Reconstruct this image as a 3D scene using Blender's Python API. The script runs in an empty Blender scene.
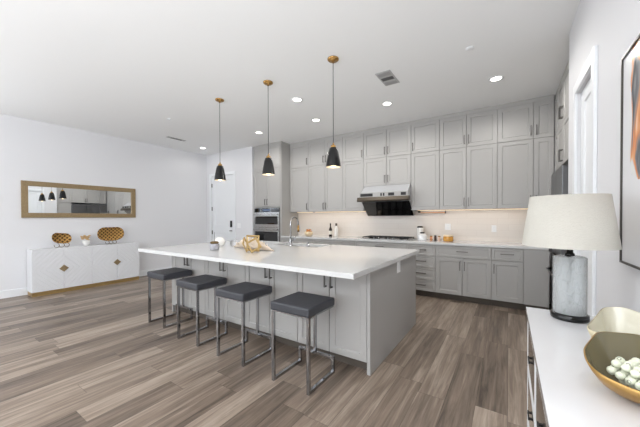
import bpy, bmesh, math, random
from mathutils import Vector, Matrix
random.seed(7)
scene = bpy.context.scene
COL = scene.collection
PI = math.pi

# ------------------------------------------------------------------ camera
F_PX = 285.2734; YAW = math.radians(33.4573); PIT = math.radians(-.65302); ROLL = math.radians(-.18134)
fw = Vector((-math.sin(YAW)*math.cos(PIT), math.cos(YAW)*math.cos(PIT), math.sin(PIT)))
r0 = Vector((math.cos(YAW), math.sin(YAW), 0)); u0 = r0.cross(fw)
rv = math.cos(ROLL)*r0 + math.sin(ROLL)*u0
uv = -math.sin(ROLL)*r0 + math.cos(ROLL)*u0
cd = bpy.data.cameras.new('camera'); cam = bpy.data.objects.new('camera', cd); COL.objects.link(cam)
cd.sensor_width = 36; cd.sensor_fit = 'HORIZONTAL'; cd.lens = F_PX/640*36; cd.shift_y = 7.4248/640
cd.clip_start = .02
cam.matrix_world = Matrix(((rv.x, uv.x, -fw.x, 0), (rv.y, uv.y, -fw.y, 0), (rv.z, uv.z, -fw.z, 1.32), (0, 0, 0, 1)))
scene.camera = cam

# ------------------------------------------------------------------ world, exposure
w = bpy.data.worlds.new('world'); scene.world = w; w.use_nodes = True
bg = w.node_tree.nodes['Background']; bg.inputs[0].default_value = (.80, .88, 1, 1); bg.inputs[1].default_value = 1.5
vs = scene.view_settings
vs.view_transform = 'Standard'; vs.look = 'None'; vs.gamma = 1; vs.use_curve_mapping = False; vs.exposure = -0.03

# ------------------------------------------------------------------ added fill lights at made-up windows, tilted up to brighten the ceiling
def area(name, loc, rot, sx, sy, power, color, spread=180):
    d = bpy.data.lights.new(name, 'AREA'); d.shape = 'RECTANGLE'; d.size = sx; d.size_y = sy
    d.energy = power; d.color = color; d.spread = math.radians(spread)
    o = bpy.data.objects.new(name, d); COL.objects.link(o); o.location = loc; o.rotation_euler = rot
    return o
WIN = [(-6.3, -4.3), (-3.6, -1.6), (-1.3, .2)]        # added window openings in the unseen wall behind the camera
for a, b in WIN:
    area('fill_light', ((a+b)/2, -6.35, 1.3), (math.radians(140), 0, 0), b-a, 2.0, 27*(b-a), (.94, .97, 1), 170)
WINL = [(-5.9, -3.7), (-3.1, -.7)]                    # added openings in the left wall, out of view, to light the right side
for a, b in WINL:
    area('fill_light', (-6.8, (a+b)/2, 1.3), (math.radians(140), 0, -PI/2), b-a, 2.0, 40*(b-a), (.94, .97, 1), 170)
WINR = [(-5.6, -3.6), (-3.0, -.9)]                    # added openings in the right wall, out of view, for ceiling and left wall
for a, b in WINR:
    area('fill_light', (.3, (a+b)/2, 1.3), (math.radians(158), 0, PI/2), b-a, 2.0, 122*(b-a), (.94, .97, 1), 170)

# ------------------------------------------------------------------ materials
def lin(c): return tuple((x/255/12.92 if x/255 <= .04045 else ((x/255+.055)/1.055)**2.4) for x in c)+(1,)
MATS = {}
def mat(name, rgb, rough=.5, metal=0., spec=.5, noise=0., nscale=8., bump=0., bscale=60., trans=0., ior=1.45, emis=None, es=0., coat=0., stretch=(1, 1, 1)):
    m = bpy.data.materials.new(name); m.use_nodes = True; nt = m.node_tree; b = nt.nodes['Principled BSDF']
    c = lin(rgb); b.inputs['Base Color'].default_value = c
    b.inputs['Roughness'].default_value = rough; b.inputs['Metallic'].default_value = metal
    b.inputs['Specular IOR Level'].default_value = spec; b.inputs['IOR'].default_value = ior
    b.inputs['Transmission Weight'].default_value = trans; b.inputs['Coat Weight'].default_value = coat
    if emis: b.inputs['Emission Color'].default_value = lin(emis); b.inputs['Emission Strength'].default_value = es
    if noise or bump:
        tc = nt.nodes.new('ShaderNodeTexCoord'); mp = nt.nodes.new('ShaderNodeMapping'); mp.inputs['Scale'].default_value = stretch
        nt.links.new(tc.outputs['Object'], mp.inputs[0])
    if noise:
        n = nt.nodes.new('ShaderNodeTexNoise'); n.inputs['Scale'].default_value = nscale; n.inputs['Detail'].default_value = 4
        nt.links.new(mp.outputs[0], n.inputs['Vector'])
        mx = nt.nodes.new('ShaderNodeMix'); mx.data_type = 'RGBA'
        mx.inputs[6].default_value = tuple(max(0, x*(1-noise)) for x in c[:3])+(1,)
        mx.inputs[7].default_value = tuple(min(1, x*(1+noise)) for x in c[:3])+(1,)
        nt.links.new(n.outputs['Fac'], mx.inputs[0]); nt.links.new(mx.outputs[2], b.inputs['Base Color'])
    if bump:
        n2 = nt.nodes.new('ShaderNodeTexNoise'); n2.inputs['Scale'].default_value = bscale; n2.inputs['Detail'].default_value = 3
        nt.links.new(mp.outputs[0], n2.inputs['Vector'])
        bp = nt.nodes.new('ShaderNodeBump'); bp.inputs['Strength'].default_value = bump; bp.inputs['Distance'].default_value = .01
        nt.links.new(n2.outputs['Fac'], bp.inputs['Height']); nt.links.new(bp.outputs[0], b.inputs['Normal'])
    MATS[name] = m
    return m
def node(nt, t, **k):
    n = nt.nodes.new(t)
    for a, v in k.items(): setattr(n, a, v)
    return n
def mth(nt, op, a, b=None, c=None):
    n = nt.nodes.new('ShaderNodeMath'); n.operation = op
    for i, v in enumerate((a, b, c)):
        if v is None: continue
        if isinstance(v, (int, float)): n.inputs[i].default_value = v
        else: nt.links.new(v, n.inputs[i])
    return n.outputs[0]

wall_m = mat('wall_paint', (224, 224, 226), .65, spec=.3, bump=.03, bscale=220)
ceil_m = mat('ceiling_paint', (243, 244, 244), .8, spec=.2, bump=.03, bscale=200)
trim_m = mat('trim_paint', (234, 236, 238), .4)
cab_m = mat('cabinet_paint', (171, 169, 166), .42, noise=.02, nscale=3)
cab_in = mat('cabinet_edge', (120, 117, 113), .6)
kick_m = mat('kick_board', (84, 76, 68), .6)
quartz = mat('white_quartz', (213, 213, 212), .12, noise=.015, nscale=6, coat=.2)
nickel = mat('brushed_nickel', (112, 109, 105), .35, 1)
chrome = mat('polished_chrome', (168, 169, 172), .1, 1)
steel = mat('stainless_steel', (178, 178, 178), .25, 1, noise=.04, nscale=20, stretch=(.1, 1, 12))
steel_dk = mat('dark_stainless', (120, 120, 122), .3, 1)
blackglass = mat('black_glass', (10, 10, 12), .04, coat=.5)
black = mat('black_enamel', (18, 18, 19), .16)
blackmat = mat('matte_black', (24, 24, 25), .6)
brass = mat('aged_brass', (190, 150, 92), .25, 1)
gold = mat('brushed_gold', (196, 168, 116), .35, .85, noise=.12, nscale=30)
goldleaf = mat('gold_leaf_mirror_frame', (150, 130, 98), .5, .5, noise=.3, nscale=60, bump=.6, bscale=90)
leather = mat('charcoal_leather', (62, 63, 68), .5, bump=.12, bscale=160)
white_lac = mat('white_lacquer', (220, 221, 223), .3)
mirror_m = mat('mirror_glass', (235, 238, 240), .01, 1)
shade_m = mat('linen_shade', (196, 193, 184), .85, noise=.05, nscale=70, bump=.3, bscale=160, stretch=(1, 1, 3))
shade_in = mat('shade_lining', (240, 236, 226), .8)
olive = mat('olive_glaze', (112, 104, 78), .12, coat=.6, noise=.06, nscale=6)
cream = mat('cream_glaze', (205, 200, 180), .15, coat=.6, noise=.04, nscale=5)
bead_m = mat('white_bead', (226, 229, 208), .3, noise=.05, nscale=40)
hole_m = mat('bead_hole', (60, 70, 50), .7)
glass = mat('clear_glass', (250, 252, 252), .02, trans=1.0, ior=1.45)
amber = mat('amber_honey', (205, 150, 70), .15, noise=.1, nscale=10)
bottle_dk = mat('dark_bottle_glass', (38, 22, 18), .08)
label_m = mat('paper_label', (225, 220, 208), .7)
ceramic = mat('white_ceramic', (236, 234, 230), .25)
wood_lt = mat('pale_wood', (196, 150, 120), .5, noise=.12, nscale=12, stretch=(1, 8, 8))
soil = mat('dried_moss', (104, 84, 52), .9, noise=.4, nscale=60, bump=.8, bscale=70)
leafm = mat('orange_leaf', (190, 120, 50), .6, noise=.3, nscale=30)
shell_m = mat('conch_shell', (206, 190, 172), .4, noise=.22, nscale=14)
shell_pk = mat('shell_pink_band', (176, 112, 96), .5, noise=.2, nscale=20)
vent_m = mat('vent_grey', (176, 176, 175), .5)
vent_dk = mat('vent_slot', (92, 92, 92), .8)
plate_m = mat('outlet_plate', (240, 240, 240), .4)
bulb_m = mat('warm_bulb', (255, 240, 215), .4, emis=(255, 226, 180), es=4)
can_m = mat('led_disc', (255, 255, 255), .4, emis=(255, 248, 236), es=9)
strip_m = mat('led_strip', (255, 240, 220), .4, emis=(255, 222, 180), es=1.2)
glassrod = mat('dark_twisted_rod', (40, 38, 38), .35, .6)
bark = mat('twig', (70, 60, 48), .8)

# floor of planks running away from the camera
def floor_mat():
    m = bpy.data.materials.new('plank_floor'); m.use_nodes = True; nt = m.node_tree; b = nt.nodes['Principled BSDF']; L = nt.links
    tc = node(nt, 'ShaderNodeTexCoord'); sp = node(nt, 'ShaderNodeSeparateXYZ'); L.new(tc.outputs['Object'], sp.inputs[0])
    X, Y = sp.outputs[0], sp.outputs[1]
    W, LEN = .19, 1.25
    xr = mth(nt, 'DIVIDE', X, W); row = mth(nt, 'FLOOR', xr)
    wn = node(nt, 'ShaderNodeTexWhiteNoise', noise_dimensions='1D'); L.new(row, wn.inputs['W'])
    yr = mth(nt, 'ADD', mth(nt, 'DIVIDE', Y, LEN), mth(nt, 'MULTIPLY', wn.outputs[0], 7.3)); idx = mth(nt, 'FLOOR', yr)
    cv = node(nt, 'ShaderNodeCombineXYZ'); L.new(row, cv.inputs[0]); L.new(idx, cv.inputs[1])
    w2 = node(nt, 'ShaderNodeTexWhiteNoise', noise_dimensions='3D'); L.new(cv.outputs[0], w2.inputs['Vector'])
    # grain
    mp = node(nt, 'ShaderNodeMapping'); mp.inputs['Scale'].default_value = (30, 1.6, 1); L.new(tc.outputs['Object'], mp.inputs[0])
    off = node(nt, 'ShaderNodeVectorMath', operation='ADD'); L.new(mp.outputs[0], off.inputs[0])
    sc = node(nt, 'ShaderNodeVectorMath', operation='SCALE'); L.new(w2.outputs['Color'], sc.inputs[0]); sc.inputs['Scale'].default_value = 40
    L.new(sc.outputs[0], off.inputs[1])
    n1 = node(nt, 'ShaderNodeTexNoise'); n1.inputs['Scale'].default_value = 1; n1.inputs['Detail'].default_value = 6; n1.inputs['Roughness'].default_value = .65; n1.inputs['Distortion'].default_value = .6
    L.new(off.outputs[0], n1.inputs['Vector'])
    mp2 = node(nt, 'ShaderNodeMapping'); mp2.inputs['Scale'].default_value = (7, .7, 1); L.new(tc.outputs['Object'], mp2.inputs[0])
    of2 = node(nt, 'ShaderNodeVectorMath', operation='ADD'); L.new(mp2.outputs[0], of2.inputs[0]); L.new(sc.outputs[0], of2.inputs[1])
    n2 = node(nt, 'ShaderNodeTexNoise'); n2.inputs['Scale'].default_value = 1; n2.inputs['Detail'].default_value = 3; L.new(of2.outputs[0], n2.inputs['Vector'])
    v = mth(nt, 'ADD', mth(nt, 'MULTIPLY', w2.outputs[0], .42), mth(nt, 'ADD', mth(nt, 'MULTIPLY', n1.outputs[0], 1.25), mth(nt, 'MULTIPLY', n2.outputs[0], .7)))
    v = mth(nt, 'MULTIPLY', mth(nt, 'SUBTRACT', v, .64), 1/1.12)
    rp = node(nt, 'ShaderNodeValToRGB'); L.new(v, rp.inputs[0]); cr = rp.color_ramp
    cr.elements[0].position = .08; cr.elements[0].color = lin((70, 60, 52))
    cr.elements[1].position = .95; cr.elements[1].color = lin((182, 167, 152))
    e = cr.elements.new(.5); e.color = lin((129, 114, 101))
    # gaps
    fx = mth(nt, 'FRACT', xr); ex = mth(nt, 'MINIMUM', fx, mth(nt, 'SUBTRACT', 1, fx))
    fy = mth(nt, 'FRACT', yr); ey = mth(nt, 'MINIMUM', fy, mth(nt, 'SUBTRACT', 1, fy))
    gx = mth(nt, 'GREATER_THAN', ex, .010); gy = mth(nt, 'GREATER_THAN', ey, .0016)
    g = mth(nt, 'ADD', mth(nt, 'MULTIPLY', mth(nt, 'MULTIPLY', gx, gy), .4), .6)
    mx = node(nt, 'ShaderNodeVectorMath', operation='SCALE'); L.new(rp.outputs[0], mx.inputs[0]); L.new(g, mx.inputs['Scale'])
    L.new(mx.outputs[0], b.inputs['Base Color'])
    b.inputs['Roughness'].default_value = .36; b.inputs['Specular IOR Level'].default_value = .4
    bp = node(nt, 'ShaderNodeBump'); bp.inputs['Strength'].default_value = .15; bp.inputs['Distance'].default_value = .004
    L.new(n1.outputs[0], bp.inputs['Height']); L.new(bp.outputs[0], b.inputs['Normal'])
    return m
floor_m = floor_mat()
def tile_mat():
    m = mat('backsplash_tile', (226, 216, 204), .22)
    nt = m.node_tree; b = nt.nodes['Principled BSDF']; L = nt.links
    tc = node(nt, 'ShaderNodeTexCoord'); sp = node(nt, 'ShaderNodeSeparateXYZ'); L.new(tc.outputs['Object'], sp.inputs[0])
    cv = node(nt, 'ShaderNodeCombineXYZ'); L.new(sp.outputs[0], cv.inputs[0]); L.new(sp.outputs[2], cv.inputs[1])
    br = node(nt, 'ShaderNodeTexBrick'); br.inputs['Scale'].default_value = 1; br.inputs['Brick Width'].default_value = .30; br.inputs['Row Height'].default_value = .1; br.inputs['Mortar Size'].default_value = .0025
    br.inputs['Color1'].default_value = lin((224, 216, 207)); br.inputs['Color2'].default_value = lin((222, 213, 204)); br.inputs['Mortar'].default_value = lin((216, 207, 198))
    L.new(cv.outputs[0], br.inputs['Vector']); L.new(br.outputs['Color'], b.inputs['Base Color'])
    return m
tile_m = tile_mat()
def credenza_mat():      # concentric diamond grooves around each pull
    m = mat('carved_white_door', (222, 223, 225), .35); nt = m.node_tree; b = nt.nodes['Principled BSDF']; L = nt.links
    tc = node(nt, 'ShaderNodeTexCoord'); sp = node(nt, 'ShaderNodeSeparateXYZ'); L.new(tc.outputs['Object'], sp.inputs[0])
    y = mth(nt, 'ABSOLUTE', mth(nt, 'SUBTRACT', mth(nt, 'FRACT', mth(nt, 'DIVIDE', sp.outputs[1], .8345)), .5))
    z = mth(nt, 'ABSOLUTE', mth(nt, 'SUBTRACT', sp.outputs[2], .43))
    s = mth(nt, 'ADD', mth(nt, 'MULTIPLY', y, .8345), z)
    f = mth(nt, 'FRACT', mth(nt, 'DIVIDE', s, .078))
    h = mth(nt, 'MINIMUM', mth(nt, 'MULTIPLY', mth(nt, 'MINIMUM', f, mth(nt, 'SUBTRACT', 1, f)), 5), 1)
    bp = node(nt, 'ShaderNodeBump'); bp.inputs['Strength'].default_value = .6; bp.inputs['Distance'].default_value = .006
    L.new(h, bp.inputs['Height']); L.new(bp.outputs[0], b.inputs['Normal'])
    return m
cred_m = credenza_mat()
def weave_mat():
    m = mat('woven_gold', (176, 128, 62), .38, .7); nt = m.node_tree; b = nt.nodes['Principled BSDF']; L = nt.links
    tc = node(nt, 'ShaderNodeTexCoord'); sp = node(nt, 'ShaderNodeSeparateXYZ'); L.new(tc.outputs['Object'], sp.inputs[0])
    a = mth(nt, 'ADD', sp.outputs[1], sp.outputs[2]); c = mth(nt, 'SUBTRACT', sp.outputs[1], sp.outputs[2])
    sa = mth(nt, 'SINE', mth(nt, 'MULTIPLY', a, 94)); sb = mth(nt, 'SINE', mth(nt, 'MULTIPLY', c, 94))
    h = mth(nt, 'MAXIMUM', sa, sb)
    rp = node(nt, 'ShaderNodeValToRGB'); L.new(mth(nt, 'MULTIPLY', mth(nt, 'ADD', h, 1), .5), rp.inputs[0])
    rp.color_ramp.elements[0].position = .4; rp.color_ramp.elements[0].color = lin((86, 60, 30)); rp.color_ramp.elements[1].color = lin((198, 154, 90))
    L.new(rp.outputs[0], b.inputs['Base Color'])
    bp = node(nt, 'ShaderNodeBump'); bp.inputs['Strength'].default_value = .8; bp.inputs['Distance'].default_value = .006
    L.new(h, bp.inputs['Height']); L.new(bp.outputs[0], b.inputs['Normal'])
    return m
weave_m = weave_mat()
def crackle_glass():
    m = mat('seeded_glass', (246, 248, 248), .05, trans=.72, ior=1.1); nt = m.node_tree; b = nt.nodes['Principled BSDF']; L = nt.links
    tc = node(nt, 'ShaderNodeTexCoord'); mp = node(nt, 'ShaderNodeMapping'); mp.inputs['Scale'].default_value = (1, 1, .45); L.new(tc.outputs['Object'], mp.inputs[0])
    vo = node(nt, 'ShaderNodeTexVoronoi', feature='DISTANCE_TO_EDGE'); vo.inputs['Scale'].default_value = 55; L.new(mp.outputs[0], vo.inputs['Vector'])
    no = node(nt, 'ShaderNodeTexNoise'); no.inputs['Scale'].default_value = 70; no.inputs['Detail'].default_value = 5; L.new(mp.outputs[0], no.inputs['Vector'])
    rp = node(nt, 'ShaderNodeValToRGB'); L.new(no.outputs[0], rp.inputs[0])
    rp.color_ramp.elements[0].position = .34; rp.color_ramp.elements[0].color = lin((226, 229, 229)); rp.color_ramp.elements[1].position = .44; rp.color_ramp.elements[1].color = lin((240, 243, 244))
    L.new(rp.outputs[0], b.inputs['Base Color'])
    bp = node(nt, 'ShaderNodeBump'); bp.inputs['Strength'].default_value = .35; bp.inputs['Distance'].default_value = .003
    L.new(mth(nt, 'ADD', mth(nt, 'MINIMUM', mth(nt, 'MULTIPLY', vo.outputs[0], 8), 1), no.outputs[0]), bp.inputs['Height']); L.new(bp.outputs[0], b.inputs['Normal'])
    return m
crackle = crackle_glass()
def art_mat():
    m = mat('abstract_canvas', (232, 230, 228), .6); nt = m.node_tree; b = nt.nodes['Principled BSDF']; L = nt.links
    tc = node(nt, 'ShaderNodeTexCoord'); mp = node(nt, 'ShaderNodeMapping'); mp.inputs['Scale'].default_value = (1, 5.5, 2.2); L.new(tc.outputs['Object'], mp.inputs[0])
    n = node(nt, 'ShaderNodeTexNoise'); n.inputs['Scale'].default_value = 1.6; n.inputs['Detail'].default_value = 3; n.inputs['Distortion'].default_value = 1.2; L.new(mp.outputs[0], n.inputs['Vector'])
    rp = node(nt, 'ShaderNodeValToRGB'); L.new(n.outputs[0], rp.inputs[0]); cr = rp.color_ramp
    cr.elements[0].position = .3; cr.elements[0].color = lin((34, 34, 38)); cr.elements[1].position = .62; cr.elements[1].color = lin((228, 226, 224))
    for p, c in ((.38, (120, 122, 128)), (.43, (214, 128, 66)), (.5, (232, 178, 130)), (.54, (214, 216, 220))):
        e = cr.elements.new(p); e.color = lin(c)
    # strokes sit in a vertical band away from the left margin
    sp = node(nt, 'ShaderNodeSeparateXYZ'); L.new(tc.outputs['Object'], sp.inputs[0])
    n3 = node(nt, 'ShaderNodeTexNoise'); n3.inputs['Scale'].default_value = 5; L.new(tc.outputs['Object'], n3.inputs['Vector'])
    yy = mth(nt, 'ADD', sp.outputs[1], mth(nt, 'MULTIPLY', n3.outputs[0], .12))
    mask = mth(nt, 'MULTIPLY', mth(nt, 'LESS_THAN', yy, -.10), mth(nt, 'GREATER_THAN', mth(nt, 'ADD', sp.outputs[2], mth(nt, 'MULTIPLY', n3.outputs[0], .2)), .52))
    mx = node(nt, 'ShaderNodeMix', data_type='RGBA'); L.new(mask, mx.inputs[0]); mx.inputs[6].default_value = lin((226, 226, 228)); L.new(rp.outputs[0], mx.inputs[7])
    L.new(mx.outputs[2], b.inputs['Base Color']); b.inputs['Coat Weight'].default_value = .3; b.inputs['Coat Roughness'].default_value = .2
    return m
art_m = art_mat()

# ------------------------------------------------------------------ mesh helpers
def wloc(o):
    v = Vector((0, 0, 0))
    while o: v += o.location; o = o.parent
    return v
def tag(o, label=None, cat=None, group=None, kind=None):
    if label: o['label'] = label
    if cat: o['category'] = cat
    if group: o['group'] = group
    if kind: o['kind'] = kind
    return o
def empty(name, loc, label, cat, group=None):
    o = bpy.data.objects.new(name, None); COL.objects.link(o); o.location = loc; o.empty_display_size = .1
    return tag(o, label, cat, group)
class MB:
    """collects shapes given in world coordinates; build() links them as ONE object"""
    def __init__(s): s.bm = bmesh.new()
    def poly(s, verts, faces, smooth=False):
        vs_ = [s.bm.verts.new(v) for v in verts]
        for f in faces:
            try:
                fc = s.bm.faces.new([vs_[i] for i in f]); fc.smooth = smooth
            except ValueError: pass
        return s
    def box(s, x0, x1, y0, y1, z0, z1, bev=0.):
        x0, x1 = sorted((x0, x1)); y0, y1 = sorted((y0, y1)); z0, z1 = sorted((z0, z1))
        v = [s.bm.verts.new(p) for p in ((x0, y0, z0), (x1, y0, z0), (x1, y1, z0), (x0, y1, z0), (x0, y0, z1), (x1, y0, z1), (x1, y1, z1), (x0, y1, z1))]
        fs = [s.bm.faces.new([v[i] for i in f]) for f in ((0, 3, 2, 1), (4, 5, 6, 7), (0, 1, 5, 4), (1, 2, 6, 5), (2, 3, 7, 6), (3, 0, 4, 7))]
        if bev:
            es = {e for f in fs for e in f.edges}
            bmesh.ops.bevel(s.bm, geom=list(es), offset=bev, segments=3 if bev > .006 else 2, affect='EDGES', profile=.5)
        return s
    def tube(s, pts, r, n=8, closed=False, cap=True):
        pts = [Vector(p) for p in pts]; N = len(pts); rings = []
        rr = r if isinstance(r, (list, tuple)) else [r]*N
        ref = None
        for i, p in enumerate(pts):
            a = pts[(i-1) % N] if (closed or i > 0) else p; b = pts[(i+1) % N] if (closed or i < N-1) else p
            t = (b-a).normalized()
            if ref is None:
                ref = Vector((0, 0, 1)) if abs(t.z) < .9 else Vector((1, 0, 0))
            e1 = (ref - t*ref.dot(t)).normalized(); ref = e1; e2 = t.cross(e1)
            rings.append([s.bm.verts.new(p+(e1*math.cos(2*PI*k/n)+e2*math.sin(2*PI*k/n))*rr[i]) for k in range(n)])
        for i in range(N if closed else N-1):
            A, B = rings[i], rings[(i+1) % N]
            for k in range(n):
                f = s.bm.faces.new((A[k], A[(k+1) % n], B[(k+1) % n], B[k])); f.smooth = n > 4
        if cap and not closed:
            s.bm.faces.new(list(reversed(rings[0]))); s.bm.faces.new(rings[-1])
        return s
    def lathe(s, prof, c, n=32, cap0=False, cap1=False, sx=1., sy=1., smooth=True):
        rings = []
        for r, z in prof:
            rings.append([s.bm.verts.new((c[0]+r*sx*math.cos(2*PI*k/n), c[1]+r*sy*math.sin(2*PI*k/n), c[2]+z)) for k in range(n)])
        for A, B in zip(rings, rings[1:]):
            for k in range(n):
                f = s.bm.faces.new((A[k], A[(k+1) % n], B[(k+1) % n], B[k])); f.smooth = smooth
        if cap0: s.bm.faces.new(list(reversed(rings[0])))
        if cap1: s.bm.faces.new(rings[-1])
        return s
    def ball(s, c, r, seg=12, sc=(1, 1, 1)):
        m = Matrix.Translation(c) @ Matrix.Diagonal((r*sc[0], r*sc[1], r*sc[2], 1))
        res = bmesh.ops.create_uvsphere(s.bm, u_segments=seg, v_segments=max(6, seg*2//3), radius=1, matrix=m)
        for v in res['verts']:
            for f in v.link_faces: f.smooth = True
        return s
    def prism(s, prof, a0, a1, axis='X'):
        """extrude a closed (p,q) outline: axis X -> (y,z) ; axis Y -> (x,z) ; axis Z -> (x,y)"""
        def P(a, p, q): return {'X': (a, p, q), 'Y': (p, a, q), 'Z': (p, q, a)}[axis]
        A = [s.bm.verts.new(P(a0, *q)) for q in prof]; B = [s.bm.verts.new(P(a1, *q)) for q in prof]; n = len(prof)
        s.bm.faces.new(A); s.bm.faces.new(list(reversed(B)))
        for i in range(n): s.bm.faces.new((A[i], B[i], B[(i+1) % n], A[(i+1) % n]))
        return s
    def shaker(s, P, a0, a1, z0, z1, d0=0., th=.02, rail=.058, rec=.009):
        """shaker front; P(a,d,z) maps along/outward/up to the world"""
        def ring(i, d): return [s.bm.verts.new(P(*q)) for q in ((a0+i, d, z0+i), (a1-i, d, z0+i), (a1-i, d, z1-i), (a0+i, d, z1-i))]
        R = [ring(0, d0), ring(0, d0+th-.002), ring(.002, d0+th), ring(rail, d0+th), ring(rail+.006, d0+th-rec)]
        for A, B in zip(R, R[1:]):
            for k in range(4): s.bm.faces.new((A[k], A[(k+1) % 4], B[(k+1) % 4], B[k]))
        s.bm.faces.new(list(reversed(R[0]))); s.bm.faces.new(R[-1])
        return s
    def build(s, name, m, parent=None, loc=None, label=None, cat=None, group=None, kind=None, smooth_angle=None):
        org = wloc(parent) if parent else Vector(loc or (0, 0, 0))
        bmesh.ops.recalc_face_normals(s.bm, faces=s.bm.faces)
        for v in s.bm.verts: v.co -= org
        me = bpy.data.meshes.new(name); s.bm.to_mesh(me); s.bm.free(); me.materials.append(m)
        o = bpy.data.objects.new(name, me); COL.objects.link(o)
        if parent: o.parent = parent
        else: o.location = org
        return tag(o, label, cat, group, kind)
def kids(o): return [c for c in bpy.data.objects if c.parent == o]
def copy_tree(o, parent=None):
    ch = kids(o)
    c = o.copy(); COL.objects.link(c); c.parent = parent
    for k in ch: copy_tree(k, c)
    return c
def struct(name, mb, m, loc=None): return mb.build(name, m, loc=loc, kind='structure')
PY = lambda f: (lambda a, d, z: (a, f-d, z))         # a face looking toward the camera (-Y)
PX = lambda f: (lambda a, d, z: (f-d, a, z))         # a face looking left (-X)
def pbox(mb, P, a0, a1, d0, d1, z0, z1, bev=0.):
    p, q = P(a0, d0, z0), P(a1, d1, z1); mb.box(p[0], q[0], p[1], q[1], p[2], q[2], bev)
def handle(P, a, z, parent, L=.14, horiz=False, d0=.02, m=None, out=.032):
    mb = MB(); t = .0055; h = L/2
    if horiz:
        pbox(mb, P, a-h, a+h, d0+out-.006, d0+out+.006, z-t, z+t)
        for k in (-h+.006, h-.006): pbox(mb, P, a+k-t, a+k+t, d0, d0+out, z-t, z+t)
    else:
        pbox(mb, P, a-t, a+t, d0+out-.006, d0+out+.006, z-h, z+h)
        for k in (-h+.006, h-.006): pbox(mb, P, a-t, a+t, d0, d0+out, z+k-t, z+k+t)
    return mb.build('handle', m or nickel, parent)

# ------------------------------------------------------------------ room shell
CH = 3.05; XL = -6.97; XR = .47; YB = 5.53; YA = 4.87; YR = -6.6; XE = 1.28
struct('floor', MB().box(XL-.15, XE+.15, YR-.15, YB+.15, -.1, 0), floor_m)
struct('ceiling', MB().box(XL-.15, XE+.15, YR-.15, YB+.15, CH, CH+.1), ceil_m)
mb = MB(); ys_ = [YR-.12] + [v for ab in WINL for v in ab] + [YA+.12]
for i in range(0, len(ys_), 2): mb.box(XL-.12, XL, ys_[i], ys_[i+1], 0, CH)
for a, b in WINL: mb.box(XL-.12, XL, a, b, 0, .3); mb.box(XL-.12, XL, a, b, 2.6, CH)
struct('wall_left', mb, wall_m)
for i, (a, b) in enumerate(WINL):  # frames for the added left openings, never in view
    mb = MB(); t = .05
    mb.box(XL-.09, XL-.03, a, a+t, .3, 2.6).box(XL-.09, XL-.03, b-t, b, .3, 2.6).box(XL-.09, XL-.03, a+t, b-t, .3, .3+t).box(XL-.09, XL-.03, a+t, b-t, 2.6-t, 2.6).box(XL-.08, XL-.04, (a+b)/2-.02, (a+b)/2+.02, .35, 2.55)
    struct('added_window_%d' % (i+4), mb, trim_m)
mb = MB()   # alcove wall with the entry door opening
DX0, DX1, DH = -6.76, -5.86, 2.44
mb.box(XL, DX0, YA, YA+.12, 0, CH); mb.box(DX1, -5.18, YA, YA+.12, 0, CH); mb.box(DX0, DX1, YA, YA+.12, DH, CH)
mb.box(-5.30, -5.18, YA+.12, YB+.12, 0, CH)
struct('wall_alcove', mb, wall_m)
struct('wall_back', MB().box(-5.18, XE+.12, YB, YB+.12, 0, CH), wall_m)
RD0, RD1, RDH = 2.57, 3.12, 2.33
mb = MB()
ys_ = [YR] + [v for ab in WINR for v in ab] + [RD0]
for i in range(0, len(ys_), 2): mb.box(XR, XR+.12, ys_[i], ys_[i+1], 0, CH)
for a, b in WINR: mb.box(XR, XR+.12, a, b, 0, .3); mb.box(XR, XR+.12, a, b, 2.6, CH)
mb.box(XR, XR+.12, RD1, 3.55, 0, CH); mb.box(XR, XR+.12, RD0, RD1, RDH, CH)
struct('wall_right', mb, wall_m)
for i, (a, b) in enumerate(WINR):  # unseen frames of the openings added on the right
    mb = MB(); t = .05
    mb.box(XR+.03, XR+.09, a, a+t, .3, 2.6).box(XR+.03, XR+.09, b-t, b, .3, 2.6).box(XR+.03, XR+.09, a+t, b-t, .3, .3+t).box(XR+.03, XR+.09, a+t, b-t, 2.6-t, 2.6).box(XR+.04, XR+.08, (a+b)/2-.02, (a+b)/2+.02, .35, 2.55)
    struct('added_window_%d' % (i+6), mb, trim_m)
struct('wall_right_return', MB().box(XR+.12, XE+.12, 3.43, 3.55, 0, CH), wall_m)
struct('wall_right_rear', MB().box(XE, XE+.12, 3.55, YB, 0, CH), wall_m)
mb = MB(); xs = [XL] + [v for ab in WIN for v in ab] + [XR]
for i in range(0, len(xs), 2): mb.box(xs[i], xs[i+1], YR-.12, YR, 0, CH)
for a, b in WIN: mb.box(a, b, YR-.12, YR, 0, .3); mb.box(a, b, YR-.12, YR, 2.6, CH)
struct('wall_behind', mb, wall_m)
for i, (a, b) in enumerate(WIN):  # unseen frames, made up along with the rear openings
    mb = MB(); t = .05
    mb.box(a, a+t, YR-.09, YR-.03, .3, 2.6); mb.box(b-t, b, YR-.09, YR-.03, .3, 2.6); mb.box(a+t, b-t, YR-.09, YR-.03, .3, .3+t); mb.box(a+t, b-t, YR-.09, YR-.03, 2.6-t, 2.6)
    mb.box((a+b)/2-.02, (a+b)/2+.02, YR-.08, YR-.04, .35, 2.55)
    struct('added_window_%d' % (i+1), mb, trim_m)
bh, bt = .13, .015
struct('baseboard_left', MB().box(XL, XL+bt, YR, YA, 0, bh, .003), trim_m)
struct('baseboard_alcove', MB().box(XL+bt, DX0-.08, YA-bt, YA, 0, bh, .003).box(DX1+.08, -5.18, YA-bt, YA, 0, bh, .003), trim_m)
struct('baseboard_right', MB().box(XR-bt, XR, YR, RD0-.085, 0, bh, .003).box(XR-bt, XR, RD1+.085, 3.55, 0, bh, .003), trim_m)

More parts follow.
